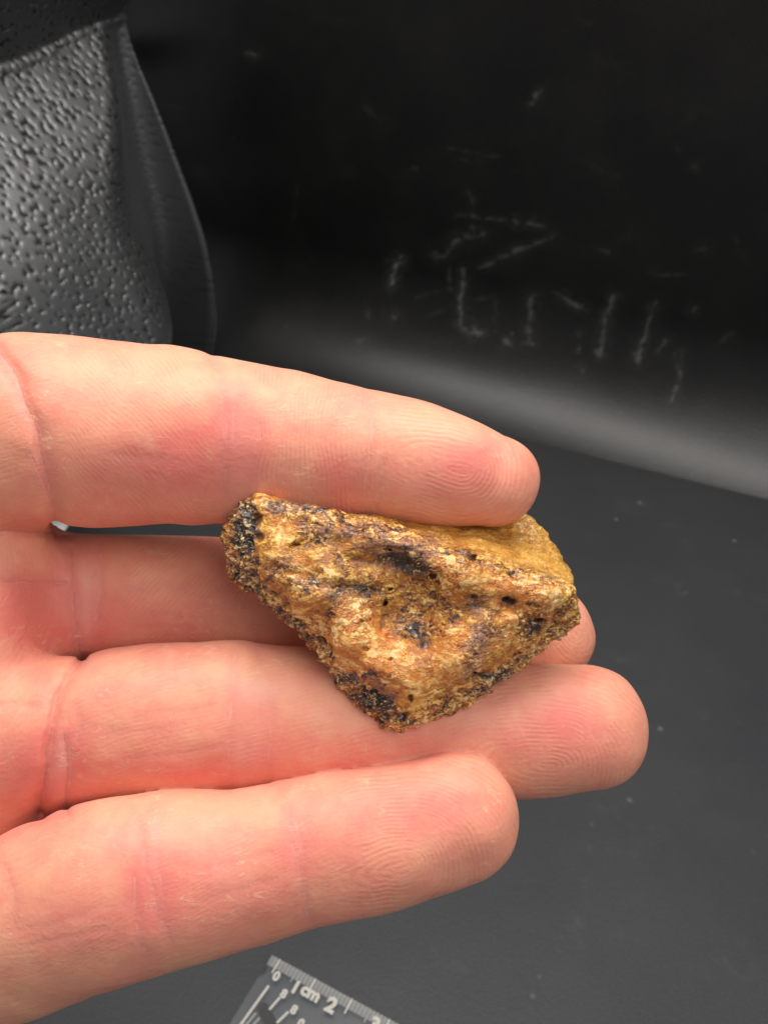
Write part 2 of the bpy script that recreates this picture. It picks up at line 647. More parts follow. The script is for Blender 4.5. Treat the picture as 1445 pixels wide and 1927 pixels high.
# ---- added white piece standing for the tent's white gap between mat and panel
def build_tent_gap():
    pts = [floor_pt(134, 985), floor_pt(119, 1006), floor_pt(60, 1012), floor_pt(66, 975)]
    V = np.array(pts + pts)
    V[:4, 2] = 0.9
    V[4:, 2] = 0.15
    q = np.array([[0, 1, 2, 3], [4, 7, 6, 5], [0, 4, 5, 1], [1, 5, 6, 2], [2, 6, 7, 3], [3, 7, 4, 0]])
    if np.cross(V[1] - V[0], V[2] - V[1])[2] < 0:
        q = q[:, ::-1]
    m = Mat('tent_white')
    m.set(Base_Color=m.mix(m.noise(300), (0.74, 0.76, 0.72), (0.82, 0.83, 0.80)), Roughness=0.7)
    c = V.mean(0)
    o = make_mesh('tent_gap_piece', (V - c) * MM, q, m.m, smooth=False)
    place(o, c)
    tag(o, 'tiny white scrap glimpsed in the gap between index and middle finger', 'paper')


build_tent_gap()

# ================================================================== HAND
FINGERS = {
    'index': [(-330, 830, 124, 190), (-150, 812, 123, 186), (60, 812, 120.5, 181), (200, 817, 119.5, 174), (300, 818, 119, 168), (365, 824, 118.3, 163), (430, 830, 117.8, 155),
              (500, 838, 117.3, 150), (580, 848, 117, 142), (640, 854, 116.5, 134), (700, 859, 116, 124), (760, 868, 115.5, 120), (820, 879, 115.2, 113), (870, 890, 115, 103), (927, 904, 115, 89)],
    'middle': [(-330, 1120, 131, 160), (-120, 1128, 131, 150), (60, 1133, 131.5, 138), (160, 1130, 132, 126), (300, 1128, 132.8, 121), (430, 1135, 133.3, 123), (600, 1150, 133.6, 118), (800, 1170, 133, 112),
               (940, 1186, 132, 104), (1020, 1196, 131, 97)],
    'ring': [(-330, 1420, 127, 160), (-100, 1400, 125, 150), (60, 1388, 123, 146), (160, 1372, 121.8, 142), (240, 1364, 121, 146), (330, 1358, 120.4, 149), (430, 1354, 120, 148), (500, 1357, 120, 143), (600, 1360, 120, 140), (700, 1363, 120, 134),
             (850, 1366, 120, 130), (980, 1372, 120, 126), (1050, 1373, 120, 122), (1104, 1369, 120.4, 116)],
    'pinky': [(-360, 1850, 121, 170), (-150, 1800, 118, 165), (0, 1762, 115.5, 163), (100, 1714, 113.6, 169), (200, 1680, 112.2, 173), (280, 1664, 111.4, 168), (400, 1642, 110.8, 155), (480, 1626, 110.6, 143), (560, 1606, 110.6, 138), (630, 1592, 110.6, 137), (700, 1580, 110.8, 134),
              (780, 1561, 111.2, 128), (851, 1541, 111.8, 122)],
}
FT = {}
for fn, cp in FINGERS.items():
    cp = np.array(cp, float)
    s = np.linspace(0, len(cp) - 1, 240)
    # Catmull-Rom
    out = []
    for t in s:
        i = min(int(t), len(cp) - 2)
        u = t - i
        p0, p1, p2, p3 = cp[max(i - 1, 0)], cp[i], cp[i + 1], cp[min(i + 2, len(cp) - 1)]
        out.append(0.5 * (2 * p1 + (p2 - p0) * u + (2 * p0 - 5 * p1 + 4 * p2 - p3) * u * u + (3 * p1 - p0 - 3 * p2 + p3) * u ** 3))
    out = np.array(out)
    c = px_to_cam(out[:, 0], out[:, 1], out[:, 2])
    r = out[:, 3] * out[:, 2] / F
    sl = np.concatenate([[0], np.cumsum(np.linalg.norm(np.diff(c, axis=0), axis=1))])
    FT[fn] = (sl, c, r, cp)


def finger_sd(fn, X):
    sl, c, r, _ = FT[fn]
    s = np.interp(X[:, 0], c[:, 0], sl)
    for _ in range(3):
        C = np.stack([np.interp(s, sl, c[:, k]) for k in range(3)], 1)
        e = 0.6
        C2 = np.stack([np.interp(s + e, sl, c[:, k]) for k in range(3)], 1)
        C1 = np.stack([np.interp(s - e, sl, c[:, k]) for k in range(3)], 1)
        tn = C2 - C1
        tn /= np.linalg.norm(tn, axis=1)[:, None] + 1e-9
        s = np.clip(s + ((X - C) * tn).sum(1), 0, sl[-1])
    C = np.stack([np.interp(s, sl, c[:, k]) for k in range(3)], 1)
    d = X - C
    d[:, 2] /= 0.90
    return np.linalg.norm(d, axis=1) - np.interp(s, sl, r)


PALM = [  # capsules: (px,py,D,r_px) -> (px,py,D,r_px)
    ((-40, 862, 122.5, 150), (-500, 950, 128, 230)), ((-52, 1085, 126, 150), (-520, 1150, 129, 240)),
    ((10, 1010, 127, 80), (-300, 1050, 128, 160)), ((-70, 1200, 125.5, 165), (-500, 1250, 128, 240)),
    ((-62, 1345, 123.5, 150), (-520, 1400, 127, 240)), ((-170, 1560, 123.5, 150), (-560, 1520, 127, 230)), ((-8, 1500, 124, 100), (-300, 1500, 126, 160)), ((38, 1512, 126, 62), (-200, 1510, 128, 120)),
    ((-520, 950, 128, 230), (-1250, 1250, 132, 330)), ((-520, 1500, 127, 230), (-1250, 1330, 132, 330)),
    ((-520, 1200, 128, 250), (-1250, 1290, 132, 340)),
    ((-640, 900, 122, 230), (-560, 480, 114, 165)), ((-560, 480, 114, 165), (-470, 180, 110, 150)),
    ((-470, 180, 110, 150), (-430, -20, 108, 118)),
]


def capsule(X, a, b):
    A = px_to_cam(*[np.float64(v) for v in a[:3]])
    B = px_to_cam(*[np.float64(v) for v in b[:3]])
    ra, rb = a[3] * a[2] / F, b[3] * b[2] / F
    ba = B - A
    t = np.clip(((X - A) @ ba) / (ba @ ba), 0, 1)
    d = X - A - t[:, None] * ba
    d[:, 2] /= 0.85
    return np.linalg.norm(d, axis=1) - (ra + (rb - ra) * t)


# creases: polyline px, half width px, depth mm, group
CREASES = [
    ([(-30, 628), (5, 668), (32, 715), (52, 765), (70, 815), (85, 870), (97, 925), (104, 965), (108, 1000)], 15, 0.85),
    ([(60, 860), (84, 905), (97, 950)], 20, 0.35),
    ([(-30, 1003), (30, 1000), (70, 1000), (130, 1006)], 8, 0.65),
    ([(138, 1035), (135, 1080), (138, 1120), (144, 1180), (152, 1225), (157, 1240)], 7, 0.32),
    ([(192, 1035), (188, 1075), (190, 1120), (182, 1165)], 6, 0.18), ([(160, 1030), (172, 1062), (175, 1080)], 4, 0.12),
    ([(160, 1240), (132, 1272), (112, 1310), (103, 1350), (94, 1390), (86, 1440), (80, 1490), (74, 1530)], 9, 0.9),
    ([(124, 1390), (127, 1425), (128, 1455), (124, 1500), (128, 1535)], 6, 0.32), ([(145, 1330), (150, 1360), (145, 1390)], 7, 0.14),
    ([(-30, 1098), (30, 1094), (80, 1092), (128, 1092)], 7, 0.28), ([(-30, 1330), (20, 1327), (70, 1332)], 5, 0.10),
    ([(396, 668), (408, 690), (414, 720), (421, 760), (424, 800), (423, 850), (421, 890), (420, 930)], 8, 0.20),
    ([(488, 800), (484, 840), (482, 880), (478, 920)], 5, 0.16), ([(440, 770), (437, 830)], 5, 0.10),
    ([(688, 742), (694, 772), (699, 810), (697, 850), (690, 890), (686, 930)], 9, 0.14), ([(722, 870), (714, 910), (706, 950)], 6, 0.16),
    ([(442, 1225), (438, 1290), (434, 1350), (432, 1410), (433, 1480)], 7, 0.10), ([(462, 1400), (460, 1450)], 3, .08),
    ([(512, 1330), (508, 1380), (506, 1430), (505, 1470)], 7, 0.09),
    ([(480, 1180), (484, 1210), (490, 1240)], 6, 0.1),
    ([(264, 1560), (267, 1595), (275, 1635), (287, 1680), (299, 1725), (318, 1770)], 9, 0.15),
    ([(294, 1600), (302, 1660), (312, 1730)], 8, 0.09),
    ([(254, 1650), (254, 1700), (262, 1760), (275, 1800)], 8, 0.12),
    ([(540, 1520), (546, 1560), (553, 1595), (565, 1640), (572, 1690), (580, 1730)], 9, 0.14), ([(556, 1545), (566, 1590), (570, 1620)], 6, 0.14),
    ([(8, 1632), (20, 1665), (26, 1700), (27, 1745)], 9, 0.15),
    # fine lengthwise lines
    ([(260, 1348), (310, 1342), (370, 1337), (400, 1330)], 4, 0.07), ([(215, 1380), (290, 1374), (345, 1365)], 4, 0.07),
    ([(230, 1430), (300, 1424), (360, 1416), (420, 1402)], 4, 0.09), ([(180, 1445), (240, 1440)], 4, .06),
    ([(255, 1160), (300, 1157), (330, 1160)], 4, 0.07), ([(250, 1178), (300, 1182), (350, 1180)], 4, 0.07), ([(240, 1108), (340, 1106)], 4, 0.05),
    ([(40, 1752), (120, 1735), (180, 1715)], 4, 0.07), ([(60, 1780), (150, 1762), (205, 1745)], 4, 0.07), ([(380, 1640), (450, 1622), (510, 1604)], 4, 0.07),
    ([(390, 1690), (460, 1672), (520, 1655)], 4, 0.06),
    ([(200, 858), (300, 862), (340, 868)], 4, 0.05), ([(290, 890), (310, 905), (318, 920)], 4, 0.06),
    ([(30, 1565), (0, 1605)], 3, 0.0001),
]
RX0, RY0, RST = -60, 560, 2.0
RXS = np.arange(RX0, 1260, RST)
RYS = np.arange(RY0, 1960, RST)
GX, GY = np.meshgrid(RXS, RYS)
_n = fbm(np.stack([GX.ravel() / 26, GY.ravel() / 26, 0 * GX.ravel()], 1), 3, 41).reshape(GX.shape)
_n2 = fbm(np.stack([GX.ravel() / 26, GY.ravel() / 26, 5 + 0 * GX.ravel()], 1), 3, 47).reshape(GX.shape)
CR_DEPTH = np.zeros(GX.shape)
CR_DIST = np.full(GX.shape, 99.0)
for pts, wd, dep in CREASES:
    x0, x1 = min(p[0] for p in pts) - 60, max(p[0] for p in pts) + 60
    y0, y1 = min(p[1] for p in pts) - 60, max(p[1] for p in pts) + 60
    i0, i1 = max(int((x0 - RX0) / RST), 0), int((x1 - RX0) / RST)
    j0, j1 = max(int((y0 - RY0) / RST), 0), int((y1 - RY0) / RST)
    sl_ = (slice(j0, j1), slice(i0, i1))
    gx, gy = GX[sl_] + _n[sl_] * 5, GY[sl_] + _n2[sl_] * 5
    d = seg_dist(gx, gy, pts)
    CR_DEPTH[sl_] = np.maximum(CR_DEPTH[sl_], dep * (0.65 * np.exp(-(d / wd) ** 2) + 0.35 * np.exp(-(d / (wd * 2.6)) ** 2)))
    CR_DIST[sl_] = np.minimum(CR_DIST[sl_], d + (0.3 - min(dep, 0.3)) * 18)


def hand_base(px, py, D, parts=False):
    X = px_to_cam(px, py, D)
    palm = np.full(len(px), 60.0)
    sel = np.nonzero(px < 330)[0]
    if len(sel):
        p = np.full(len(sel), 60.0)
        for a, b in PALM:
            p = smin(p, capsule(X[sel], a, b), 5.0)
        palm[sel] = p
    out = np.full(len(px), 60.0)
    which = np.zeros(len(px), int)
    for k, (fn, kk) in enumerate((('index', 3.2), ('middle', 3.0), ('ring', 2.2), ('pinky', 1.2))):
        cp = FT[fn][3]
        lo, hi = (cp[:, 1] - cp[:, 3]).min() - 90, (cp[:, 1] + cp[:, 3]).max() + 90
        s = np.nonzero((py > lo) & (py < hi) & (px < cp[-1, 0] + cp[-1, 3] + 90))[0]
        d = finger_sd(fn, X[s])
        # flattened finger pulps press a little on neighbours
        if parts:
            cl = d < out[s]
            which[s[cl]] = k + 1
        d = smin(d, palm[s], kk)
        out[s] = np.minimum(out[s], d)
    out = np.minimum(out, palm)
    if parts:
        return out, which
    return out


def hand_fun(px, py, D):
    d = hand_base(px, py, D)
    near = np.nonzero((np.abs(d) < 2.5) & (px > -55) & (D < 131))[0]
    d[near] += bilerp(CR_DEPTH, RX0, RY0, RST, px[near], py[near]) * sstep(-58, -20, px[near])
    X = px_to_cam(px[near], py[near], D[near])
    d[near] -= 0.28 * vnoise(X / 6.5, 131) + 0.12 * vnoise(X / 3.0, 133)
    return d


def blobs(px, py, L):
    s = np.zeros(len(px))
    for x, y, sx, sy, a in L:
        s += a * np.exp(-((px - x) / sx) ** 2 - ((py - y) / sy) ** 2)
    return s


def build_hand():
    gx = np.concatenate([np.arange(-1700, -60, 26.0), np.arange(-60, 1250, 4.4)])
    gy = np.concatenate([np.arange(-230, 590, 26.0), np.arange(590, 1960, 4.4), np.arange(1960, 2120, 16.0)])
    gz = np.concatenate([np.arange(93, 106, 0.8), np.arange(106, 127, 0.32), np.arange(127, 160, 0.8)])
    vx, vy, vz, Q = surface_nets(hand_fun, gx, gy, gz)
    P = px_to_cam(vx, vy, vz)
    if signed_volume(P, Q) < 0:
        Q = Q[:, ::-1]
    N = vert_normals(P, Q)
    _, which = hand_base(vx, vy, vz, True)
    inr = (vx > -58)
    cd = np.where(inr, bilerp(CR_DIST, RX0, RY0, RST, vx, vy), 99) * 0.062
    # redness of the skin; the fingers' lit upper sides are painted peachier
    red = blobs(vx, vy, [(375, 850, 90, 70, .8), (640, 895, 60, 50, .55), (455, 840, 50, 110, .35), (860, 880, 120, 60, .55), (240, 900, 120, 70, .35),
                         (40, 720, 60, 90, .3), (60, 1150, 90, 90, .85), (150, 1180, 60, 90, .35), (260, 1150, 120, 60, .35), (60, 1450, 90, 120, .6), (40, 1340, 60, 40, -.3),
                         (110, 1430, 40, 70, .5), (480, 1390, 80, 70, .55), (300, 1450, 160, 40, .45), (260, 1300, 120, 50, .05), (1050, 1380, 110, 60, .55), (740, 1420, 150, 50, .4),
                         (280, 1650, 60, 90, .5), (820, 1520, 110, 45, .6), (700, 1600, 120, 60, .35), (420, 1690, 150, 60, .35), (150, 1760, 150, 60, .3), (560, 1590, 40, 90, .35),
                         (450, 1260, 70, 30, -.45), (300, 700, 200, 40, -.4), (800, 800, 160, 35, -.4), (300, 1520, 200, 30, -.3), (120, 1250, 40, 50, -.35), (90, 930, 50, 50, -.1)])
    nz = fbm(np.stack([vx / 70, vy / 70, vz / 5], 1), 4, 51)
    red = np.clip(0.28 + red * 1.1 + nz * 0.35, 0, 1)
    pale = np.clip(blobs(vx, vy, [(480, 1300, 45, 25, .7), (250, 1560, 120, 40, .3), (430, 1640, 50, 50, .2), (160, 1150, 18, 110, .55), (462, 1420, 30, 60, .35), (118, 1430, 14, 50, .6),
                                  (450, 850, 28, 110, .25), (560, 1560, 14, 70, .35), (290, 1600, 14, 90, .3)]) + nz * .1, 0, 1)
    # fingerprint phases (mm)
    def rot(x, y, cx, cy, deg, asp):
        a = math.radians(deg)
        dx, dy = (x - cx), (y - cy)
        u = dx * math.cos(a) + dy * math.sin(a)
        v = -dx * math.sin(a) + dy * math.cos(a)
        return u, v
    wx = vx + 9 * fbm(np.stack([vx / 60, vy / 60, 0 * vx], 1), 2, 61)
    wy = vy + 9 * fbm(np.stack([vx / 60, vy / 60, 3 + 0 * vx], 1), 2, 67)
    ph = np.zeros(len(vx))
    am = np.zeros(len(vx))
    ph2 = np.zeros(len(vx))
    am2 = np.zeros(len(vx))
    for k, cx, cy, deg, sx, sy in ((1, 868, 882, 12, 130, 95), (3, 1040, 1442, 0, 160, 110), (4, 765, 1635, -8, 170, 110), (2, 1085, 1200, 60, 60, 60)):
        s = which == k
        u, v = rot(wx[s], wy[s], cx, cy, deg, 1)
        # loop: arcs open toward the joint (negative u)
        uu = np.where(u < 0, u * 0.30, u * 0.9)
        ph[s] = np.sqrt(uu ** 2 + v ** 2 + 4) 
        x0 = {1: 720, 3: 880, 4: 620, 2: 1000}[k]
        am[s] = sstep(x0 - 20, x0 + 60, vx[s])
    # other phalanges
    s = which == 1
    t = wx + 0.25 * wy
    ph2[s] = np.where(vx[s] > 440, (wx - 0.0006 * (wy - 840) ** 2)[s], (0.72 * wx - 0.70 * wy)[s])
    am2[s] = np.where(vx[s] > 440, sstep(455, 500, vx[s]) * sstep(735, 690, vx[s]), 0.6 * sstep(430, 380, vx[s]))
    s = which == 2
    ph2[s] = (0.72 * wx + 0.70 * wy)[s]
    am2[s] = 0.75 * sstep(200, 260, vx[s])
    s = which == 3
    ph2[s] = (0.25 * wx + 0.97 * wy)[s]
    am2[s] = 0.45
    s = which == 4
    ph2[s] = (0.45 * wx + 0.9 * wy)[s]
    am2[s] = 0.35
    palm_s = vx < 120
    am2 = np.where(palm_s, 0.45 * sstep(118, 92, vx), am2 * sstep(122, 150, vx))
    ph2 = np.where(palm_s, np.where(vy < 1010, 0.25 * wx + 0.97 * wy, np.hypot(wx + 40, (wy - 1080) * 0.6)), ph2)
    am2 *= (1 - am)
    c = P.mean(0)
    m = Mat('skin')
    cr = m.attr('crease')
    sin1 = m.math('SINE', m.math('MULTIPLY', m.attr('ridge_tip'), 2 * math.pi / 8.4))
    sin2 = m.math('SINE', m.math('MULTIPLY', m.attr('ridge_body'), 2 * math.pi / 8.6))
    breakup = m.ramp(m.noise(330, 4, 0.65), 0.36, 0.66)
    ridge = m.math('ADD', m.math('MULTIPLY', sin1, m.attr('amp_tip')), m.math('MULTIPLY', sin2, m.attr('amp_body')))
    ridge = m.math('MULTIPLY', ridge, breakup)
    # tints
    rn = m.noise(140, 4, 0.6)
    redv = m.math('ADD', m.attr('flush_and_lit'), m.math('ADD', m.math('MULTIPLY', m.math('SUBTRACT', rn, 0.5), 1.0), m.math('MULTIPLY', m.math('SUBTRACT', m.noise(480, 4, 0.65), 0.5), 0.75)))
    peach = (0.80, 0.380, 0.240)
    pink = (0.75, 0.205, 0.165)
    colr = m.mix(redv, peach, pink)
    colr = m.mix(m.math('MULTIPLY', m.attr('pale'), 0.6), colr, (0.78, 0.47, 0.40))
    vein = m.ramp(m.noise(260, 5, 0.65, 0.8), 0.55, 0.75, 0, 0.35)
    colr = m.mix(vein, colr, (0.80, 0.46, 0.30))
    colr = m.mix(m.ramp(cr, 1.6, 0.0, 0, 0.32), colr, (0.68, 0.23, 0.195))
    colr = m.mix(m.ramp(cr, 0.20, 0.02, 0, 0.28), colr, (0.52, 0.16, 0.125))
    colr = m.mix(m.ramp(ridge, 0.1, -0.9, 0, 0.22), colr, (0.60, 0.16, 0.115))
    # dry, pale flaky lines
    fl = m.noise(1100, 5, 0.7, 1.0, vec=m.mapping((0.45, 1, 1)))
    flm = m.ramp(m.noise(130, 3, 0.6), 0.46, 0.68)
    flake = m.math('MULTIPLY', m.ramp(fl, 0.55, 0.64), flm)
    colr = m.mix(m.math('MULTIPLY', flake, 0.34), colr, (0.92, 0.62, 0.38))
    edge = m.math('MULTIPLY', m.ramp(m.math('ABSOLUTE', m.math('SUBTRACT', cr, 0.30)), 0.10, 0.0), m.ramp(m.noise(700, 3), 0.45, 0.6))
    colr = m.mix(m.math('MULTIPLY', edge, 0.14), colr, (0.90, 0.62, 0.50))
    m.set(Base_Color=colr, Roughness=0.48, Specular_IOR_Level=0.38, Subsurface_Weight=0.45, Subsurface_Scale=0.0016)
    m.b.inputs['Subsurface Radius'].default_value = (1.0, 0.33, 0.2)
    wr = m.noise(900, 5, 0.65, 0.6, vec=m.mapping((0.5, 1, 1)))
    pores = m.voro(1900)
    hgt = m.math('ADD', m.math('MULTIPLY', ridge, 0.18), m.math('MULTIPLY', wr, 0.9))
    hgt = m.math('ADD', hgt, m.math('MULTIPLY', flake, 0.35))
    hgt = m.math('ADD', hgt, m.math('MULTIPLY', m.ramp(cr, 0.0, 0.25), 0.7))
    hgt = m.math('ADD', hgt, m.math('MULTIPLY', pores, 0.35))
    lump = m.noise(150, 3)
    hgt = m.math('ADD', hgt, m.math('MULTIPLY', lump, 1.8))
    m.set(Normal=m.bump(hgt, 0.00012, 0.62))
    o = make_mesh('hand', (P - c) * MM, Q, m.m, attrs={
        'crease': cd, 'flush_and_lit': red, 'pale': pale, 'ridge_tip': ph, 'amp_tip': am, 'ridge_body': ph2, 'amp_body': am2})
    place(o, cam_to_world(c[None])[0], ROT)
    tag(o, 'open bare hand, palm to the viewer, holding the bone fragment between its fingers', 'hand')
    return o


build_hand()

# ================================================================== BONE FRAGMENT
B_OUT = [(447, 940), (470, 938), (478, 930), (490, 927), (525, 931), (560, 940), (620, 955), (680, 968), (735, 962), (800, 950), (880, 944), (950, 950), (988, 962), (1005, 972), (1016, 986), (1030, 998), (1036, 1014), (1050, 1032),
         (1060, 1052), (1072, 1070), (1080, 1092), (1081, 1112), (1086, 1140), (1082, 1158), (1066, 1182), (1040, 1206), (1015, 1232), (985, 1252), (962, 1266), (945, 1282), (918, 1300), (888, 1318), (868, 1330), (842, 1346),
         (820, 1356), (800, 1358), (778, 1367), (745, 1372), (722, 1370), (706, 1350), (684, 1338), (660, 1312), (640, 1292), (628, 1264), (608, 1236), (590, 1214), (568, 1192), (548, 1170), (524, 1146), (500, 1134), (478, 1122),
         (458, 1108), (440, 1086), (432, 1062), (424, 1030), (423, 1000), (428, 975), (438, 955)]
B_PTS = [
    (490, 930, 109.5), (560, 944, 109), (620, 960, 108.5), (700, 985, 108), (790, 1010, 108), (870, 1040, 108.4), (940, 1066, 108.8), (1020, 1090, 110), (1068, 1115, 111.4),
    (560, 1040, 107.6), (640, 1095, 107.8), (720, 1120, 108.7), (790, 1105, 109.5), (812, 1160, 109.4), (805, 1220, 109.0), (880, 1100, 107.5), (900, 1150, 107.8), (980, 1140, 108.4), (700, 1220, 107.4), (650, 1170, 107.4),
    (760, 1290, 107.6), (860, 1245, 107.6), (925, 1225, 108.4), (1030, 1165, 109.8), (850, 1170, 108.2), (560, 990, 107.8), (650, 1030, 107.6), (740, 1050, 108.0),
    (480, 960, 108.8), (472, 1040, 108.6), (505, 1095, 108.4), (560, 1150, 108.2), (630, 1225, 108.0), (680, 1280, 108.2), (730, 1318, 108.5), (785, 1345, 109.2),
    (440, 955, 111.6), (425, 1020, 112.6), (440, 1085, 113.4), (500, 1132, 113.4), (580, 1203, 113), (645, 1292, 112.4), (724, 1368, 112),
    (1084, 1140, 113.4), (1050, 1193, 112.8), (1000, 1240, 112), (930, 1290, 111.3), (860, 1332, 111), (800, 1357, 110.8),
    (740, 975, 113), (800, 985, 114), (860, 1000, 114.5), (940, 1020, 114.5), (1010, 1050, 114), (1060, 1085, 113.6), (985, 963, 118.5), (900, 950, 119.5), (820, 945, 119), (740, 955, 117), (1030, 1010, 117), (1065, 1060, 116.2),
    (680, 965, 112),
]
BX0, BY0, BST = 400, 900, 4.0
BXS = np.arange(BX0, 1112, BST)
BYS = np.arange(BY0, 1400, BST)
BGX, BGY = np.meshgrid(BXS, BYS)
_p = np.array(B_PTS, float)
_u = _p[:, :2] / 100.0


def tps(r2):
    return np.where(r2 > 1e-12, r2 * np.log(np.maximum(r2, 1e-12)) * 0.5, 0)


_K = tps(((_u[:, None] - _u[None]) ** 2).sum(-1)) + np.eye(len(_u)) * 0.012
_Pm = np.concatenate([np.ones((len(_u), 1)), _u], 1)
_A = np.block([[_K, _Pm], [_Pm.T, np.zeros((3, 3))]])
_w = np.linalg.solve(_A, np.concatenate([_p[:, 2], np.zeros(3)]))
_g = np.stack([BGX.ravel(), BGY.ravel()], 1) / 100.0
FRONT = (tps(((_g[:, None] - _u[None]) ** 2).sum(-1)) @ _w[:-3] + _w[-3] + _g @ _w[-2:]).reshape(BGX.shape)
BSD = poly_sd(BGX, BGY, B_OUT)


def bone_fun(px, py, D):
    fr = bilerp(FRONT, BX0, BY0, BST, px, py)
    sd = bilerp(BSD, BX0, BY0, BST, px, py) * D / F
    back = 120.5 + 0.6 * np.sin(px / 90.0)
    taper = np.maximum(D - fr - 2.0, 0) * 0.22
    d = smax((fr - D) * 0.8, sd + taper, 0.9)
    d = smax(d, D - back, 2.0)
    return d


HOLES = [  # px, py, radius px, depth mm, elongation along y
    (956, 1131, 9, 1.3, .8), (968, 1136, 8, 1.0, .8), (727, 1137, 5.5, 1.5, .9), (815, 1084, 7.5, 1.1, .9), (733, 1108, 6.5, .8, .6), (559, 1026, 8, .8, .4),
    (734, 1036, 4, .8, .7), (889, 1053, 7, .8, .8), (893, 1266, 5, .8, .7), (772, 1314, 5.5, .9, 1.5),
    (482, 978, 10, .8, 1.2), (487, 1012, 11, .6, .8), (1020, 1170, 9, .9, .6), (688, 1222, 7, .5, .5), (680, 1170, 4, .6, .8), (733, 1242, 4, .6, 1.0),
]
CHANNELS = [  # polyline px, half width px, depth mm
    ([(727, 1140), (724, 1165), (720, 1185)], 6, .35), ([(826, 1080), (820, 1110), (810, 1150), (804, 1195), (800, 1225)], 8, .55), ([(806, 1232), (811, 1262), (816, 1290)], 7, .3),
    ([(500, 1062), (560, 1082), (620, 1102), (700, 1112)], 12, .45), ([(650, 1050), (700, 1062), (760, 1060)], 10, .3), ([(962, 1140), (985, 1160), (1012, 1172)], 8, .55),
    ([(735, 1195), (760, 1200), (785, 1222)], 7, .35), ([(880, 1118), (900, 1140), (935, 1160)], 9, .3), ([(640, 1230), (690, 1262), (750, 1290)], 7, .2), ([(580, 955), (640, 975), (700, 1000), (770, 1018)], 6, .25),
    ([(930, 1075), (980, 1082), (1040, 1102)], 5, .3), ([(860, 1045), (900, 1060), (930, 1085)], 5, .3), ([(1050, 1095), (1065, 1125), (1066, 1160)], 5, .3), ([(548, 1029), (556, 1026), (566, 1018)], 4, .6), ([(470, 945), (472, 985), (468, 1040)], 5, .45), ([(880, 1275), (930, 1270), (960, 1250)], 8, .4),
]
FORMS = [(772, 1082, 44, 34, -.4), (872, 1088, 38, 34, .75), (650, 1185, 55, 45, .5), (735, 1165, 34, 34, -.45), (963, 1138, 24, 18, -.6), (1040, 1118, 38, 24, .45), (925, 1195, 50, 30, .4), (760, 1245, 60, 40, .45),
         (855, 1215, 36, 50, .35), (600, 1045, 60, 22, .35), (520, 985, 30, 18, -.35), (640, 1000, 60, 16, .35), (740, 1020, 50, 14, .35), (700, 1085, 40, 16, .25), (560, 1125, 50, 18, .35), (1000, 1205, 34, 18, .35), (870, 1150, 20, 14, -.3)]


